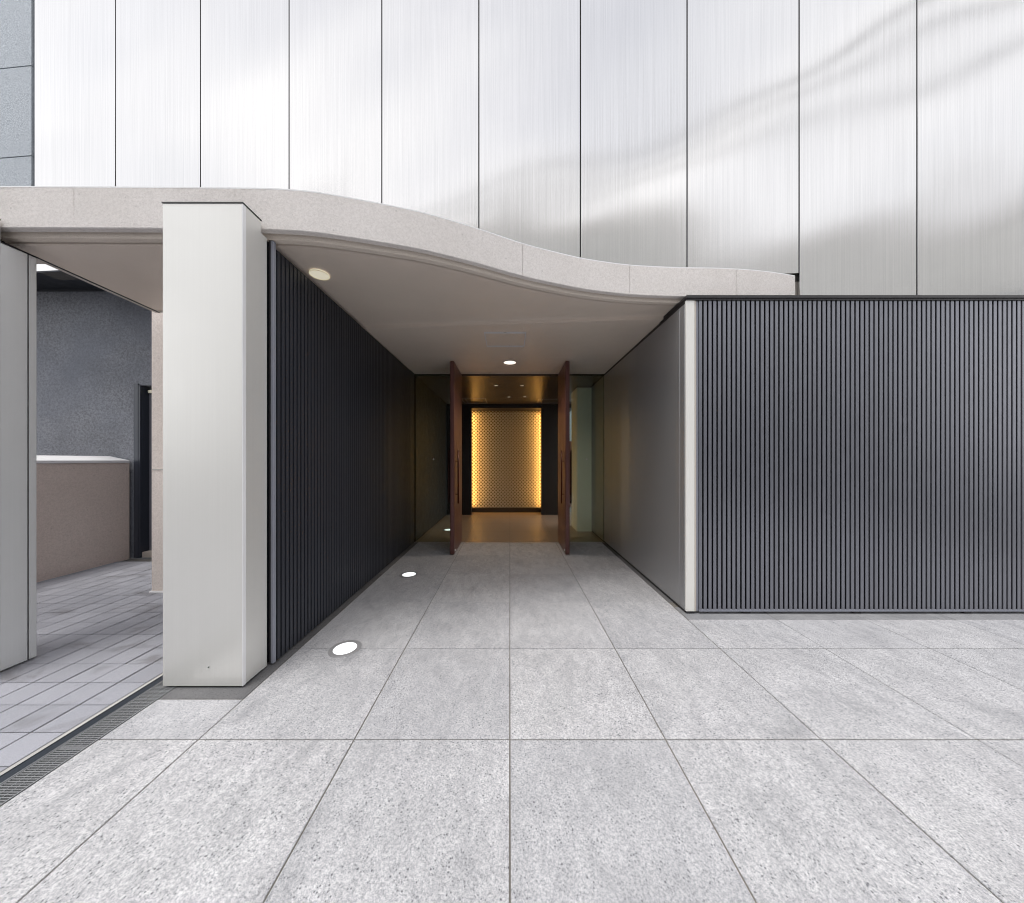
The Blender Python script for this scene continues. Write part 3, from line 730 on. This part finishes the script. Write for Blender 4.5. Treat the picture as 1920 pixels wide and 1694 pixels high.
vent(.60, 1.12, 6.80, 7.28, 'slot vent frame in the lobby ceiling above the right dark wall')
# what is seen beyond the lobby's right-hand opening: a boarded fence in daylight
bf = thing('board_fence', 'red-brown board fence outside beyond the pale column', 'fence')
for q in range(14): box('board', 1.30 + q * .16, 1.30 + q * .16 + .155, 8.6, 8.63, 0, 1.75, M['wood'], bf)
for q in range(2): box('rail', 1.28, 3.6, 8.631, 8.66, .4 + q * .9, .48 + q * .9, M['wood'], bf)

gwl = box('garden_wall', .9, 4.2, 9.4, 9.6, -.08, 4.2, M['stone']); tag(gwl, 'grey stone garden wall outside, above the board fence', 'wall')
# lobby lamps: real downlights' light
for (x, y, e) in ((-.235, 5.56, 5), (.21, 5.56, 5), (.30, 6.54, 6)):
    l = bpy.data.lights.new('spot_light', 'SPOT'); l.energy = e; l.spot_size = R(80); l.spot_blend = .6; l.color = (1, .78, .5); l.shadow_soft_size = .03
    o = bpy.data.objects.new('spot_light', l); C.objects.link(o); o.location = (x, y, CLZ - .02)
l = bpy.data.lights.new('entrance_light', 'SPOT'); l.energy = 26; l.spot_size = R(150); l.spot_blend = .8; l.color = (1, .86, .72); l.shadow_soft_size = .08
o = bpy.data.objects.new('entrance_light', l); C.objects.link(o); o.location = (0, 4.343, ZC - .03)

# ------------------------------------------------------------------ side passage, neighbour house
bw = thing('boundary_wall', 'low beige rendered wall with pale coping along the passage', 'wall')
box('wall', -5.03, -4.83, 1.0, 4.12, -.05, 1.215, M['beige'], bw, bev=.006, seg=2)
v = [(-5.08, 1.0, 1.2155), (-4.815, 1.0, 1.2155), (-4.815, 1.0, 1.245), (-5.08, 1.0, 1.30)]
v += [(p[0], 4.11, p[2]) for p in v]
raw('coping', v, [(0, 1, 2, 3), (7, 6, 5, 4), (0, 4, 5, 1), (1, 5, 6, 2), (2, 6, 7, 3), (3, 7, 4, 0)], M['coping_white'], bw)
gw = thing('building_side_wall', 'beige rendered wall end just behind the pale silver pillar', 'wall')
box('wall', -3.388, -1.52, 3.065, 3.30, .012, 3.29, M['beige_end'], gw, bev=.006, seg=2)
box('wall', -1.80, -1.52, 3.31, 8.4, .012, 2.9, M['beige'], gw)
box('base_strip', -3.400, -1.52, 3.055, 3.30, .0, .0115, M['coping_white'], gw)
box('groove', -3.3885, -1.52, 3.062, 3.0645, 1.155, 1.162, M['kerb'], gw)
nb = thing('neighbour_house', 'blue grey stucco house with dark eaves behind the low wall', 'house')
YN = 4.15; DX0 = -4.742; DZ = 2.206
boxes('wall', [(-9.0, DX0, YN, YN + .30, 0, 3.43), (DX0, -3.9, YN, YN + .30, DZ, 3.43), (-3.9, -1.85, YN, YN + .30, 0, 3.43), (-9.0, -8.7, YN + .31, 9, 0, 3.43)], M['grey_stucco'], nb)
box('eaves', -9.0, -1.90, 3.765, YN + .30, 3.431, 3.52, M['neigh_dark'], nb)
box('eaves_batten', -9.0, -1.90, YN - .02, YN - .002, 3.405, 3.4305, M['neigh_dark'], nb)
box('gutter', -9.0, -1.90, 3.70, 3.764, 3.435, 3.54, M['neigh_dark'], nb, bev=.01, seg=2)
v = [(-9.0, 3.74, 3.561), (-1.9, 3.74, 3.561), (-1.9, 8.0, 4.9), (-9.0, 8.0, 4.9)]; v += [(a, b_, c + .08) for a, b_, c in v]
raw('roof', v, [(0, 3, 2, 1), (4, 5, 6, 7), (0, 1, 5, 4), (1, 2, 6, 5), (2, 3, 7, 6), (3, 0, 4, 7)], M['neigh_white'], nb)
box('door_frame', DX0 + .002, DX0 + .022, YN - .012, YN + .10, 0, DZ - .003, M['neigh_frame'], nb)
box('door_frame', -3.93, -3.91, YN - .012, YN + .10, 0, DZ - .003, M['neigh_frame'], nb)
box('wall_edge', DX0 - .055, DX0 - .001, YN - .015, YN - .001, 0, DZ + .02, M['neigh_frame'], nb)
dr = box('door', DX0 + .03, -3.94, YN + .085, YN + .12, .07, DZ - .035, M['neigh_door'], nb, bev=.002)
box('door_sill', DX0 + .023, -3.935, YN + .01, YN + .13, .0, .068, M['cream_trim'], nb)
box('door_closer', DX0 + .05, -4.50, YN + .05, YN + .084, DZ - .085, DZ - .05, M['plastic'], nb, bev=.004)

# ------------------------------------------------------------------ across the street: what the metal reflects
def mirror(x, y):
    dd = (x - 0) * FN[0] + (y - 3.147) * FN[1]; return (x - 2 * dd * FN[0], y - 2 * dd * FN[1])
ob = thing('street_building', 'pale block building across the street seen only as reflection', 'building')
H = 9.0
roofl = [(-.50, .52), (-.12, .66), (.02, .71), (.30, .68), (.60, .60), (.895, .61), (1.25, .71), (1.75, .88)]
pl = []
for a, e in roofl:
    Yv = (H - 1.25) / e; pl.append(mirror(a * Yv, Yv))
vs, fs = [], []
for (x, y) in pl: vs += [(x, y, -.09), (x, y, H), (x + (.0), y - 6.0, H), (x, y - 6.0, -.09)]
for i in range(len(pl) - 1):
    for k in range(4):
        a, b_ = i * 4 + k, i * 4 + (k + 1) % 4; fs.append((a, b_, b_ + 4, a + 4))
fs += [(0, 3, 2, 1), (4 * len(pl) - 4, 4 * len(pl) - 3, 4 * len(pl) - 2, 4 * len(pl) - 1)]
raw('wall', vs, fs, M['opp_wall'], ob)
vs, fs = [], []
for (x, y) in pl: vs += [(x, y + .06, -.085), (x, y + .06, 4.1), (x, y - .02, 4.1), (x, y - .02, -.085)]
for i in range(len(pl) - 1):
    for k in range(4):
        a, b_ = i * 4 + k, i * 4 + (k + 1) % 4; fs.append((a, b_, b_ + 4, a + 4))
raw('reflected_dark_base', vs, fs, M['opp_base'], ob)  # unseen dark storey added to darken the fence's lower reflection
for zz in (H + .02, H + .35):
    vs = []
    for (x, y) in pl: vs += [(x, y + .02, zz), (x, y + .02, zz + .16), (x, y - .1, zz + .16), (x, y - .1, zz)]
    raw('reflected_streak_rail', vs, fs, M['soffit_trim'], ob)  # unseen rails added to make reflected streaks on the facade
for i in range(len(pl) - 1):
    a, b_ = Vector(pl[i]), Vector(pl[i + 1]); dv = b_ - a; nrm = Vector((-dv.y, dv.x)).normalized()
    if nrm.y < 0: nrm = -nrm
    for fl in range(2):
        z0 = 1.2 + fl * 3.6
        for t0, t1 in ((.12, .42), (.58, .88)):
            q0, q1 = a + dv * t0 + nrm * .02, a + dv * t1 + nrm * .02; r0, r1 = q0 - nrm * .1, q1 - nrm * .1
            raw('window', [(q0.x, q0.y, z0), (q1.x, q1.y, z0), (q1.x, q1.y, z0 + 1.3), (q0.x, q0.y, z0 + 1.3), (r0.x, r0.y, z0), (r1.x, r1.y, z0), (r1.x, r1.y, z0 + 1.3), (r0.x, r0.y, z0 + 1.3)],
                [(0, 1, 2, 3), (0, 4, 5, 1), (3, 2, 6, 7), (1, 5, 6, 2), (0, 3, 7, 4)], M['opp_glass'], ob)
# unseen cables added to draw streaks in the facade's reflection
def cable(pts, r, lab):
    t = thing('reflection_cable', lab, 'cable', 'cable bundles added for the facade reflection')
    V = [Vector(p) for p in pts]
    for a, b_ in zip(V, V[1:]):
        cyl('cable_span', a, b_, r, M['cable'], t, 10)
def vp(a, e, H): Yv = (H - 1.25) / e; x, y = mirror(a * Yv, Yv); return (x, y, H)
cable([vp(-.6, .80, 11), vp(-.1, .87, 11), vp(.22, .93, 11), vp(.9, 1.19, 11), vp(1.6, 1.6, 11)], .075, 'thick upper cable bundle, added unseen for the facade reflection')
cable([vp(-.4, .74, 10.2), vp(.0, .78, 10.2), vp(.3, .82, 10.2), vp(.95, .98, 10.2), vp(1.7, 1.3, 10.2)], .06, 'thin lower cable bundle, added unseen for the facade reflection')
cable([vp(-.5, .76, 10.6), vp(.0, .82, 10.6), vp(.3, .88, 10.6), vp(.92, 1.10, 10.6), vp(1.65, 1.46, 10.6)], .06, 'middle cable bundle, added unseen for the facade reflection')
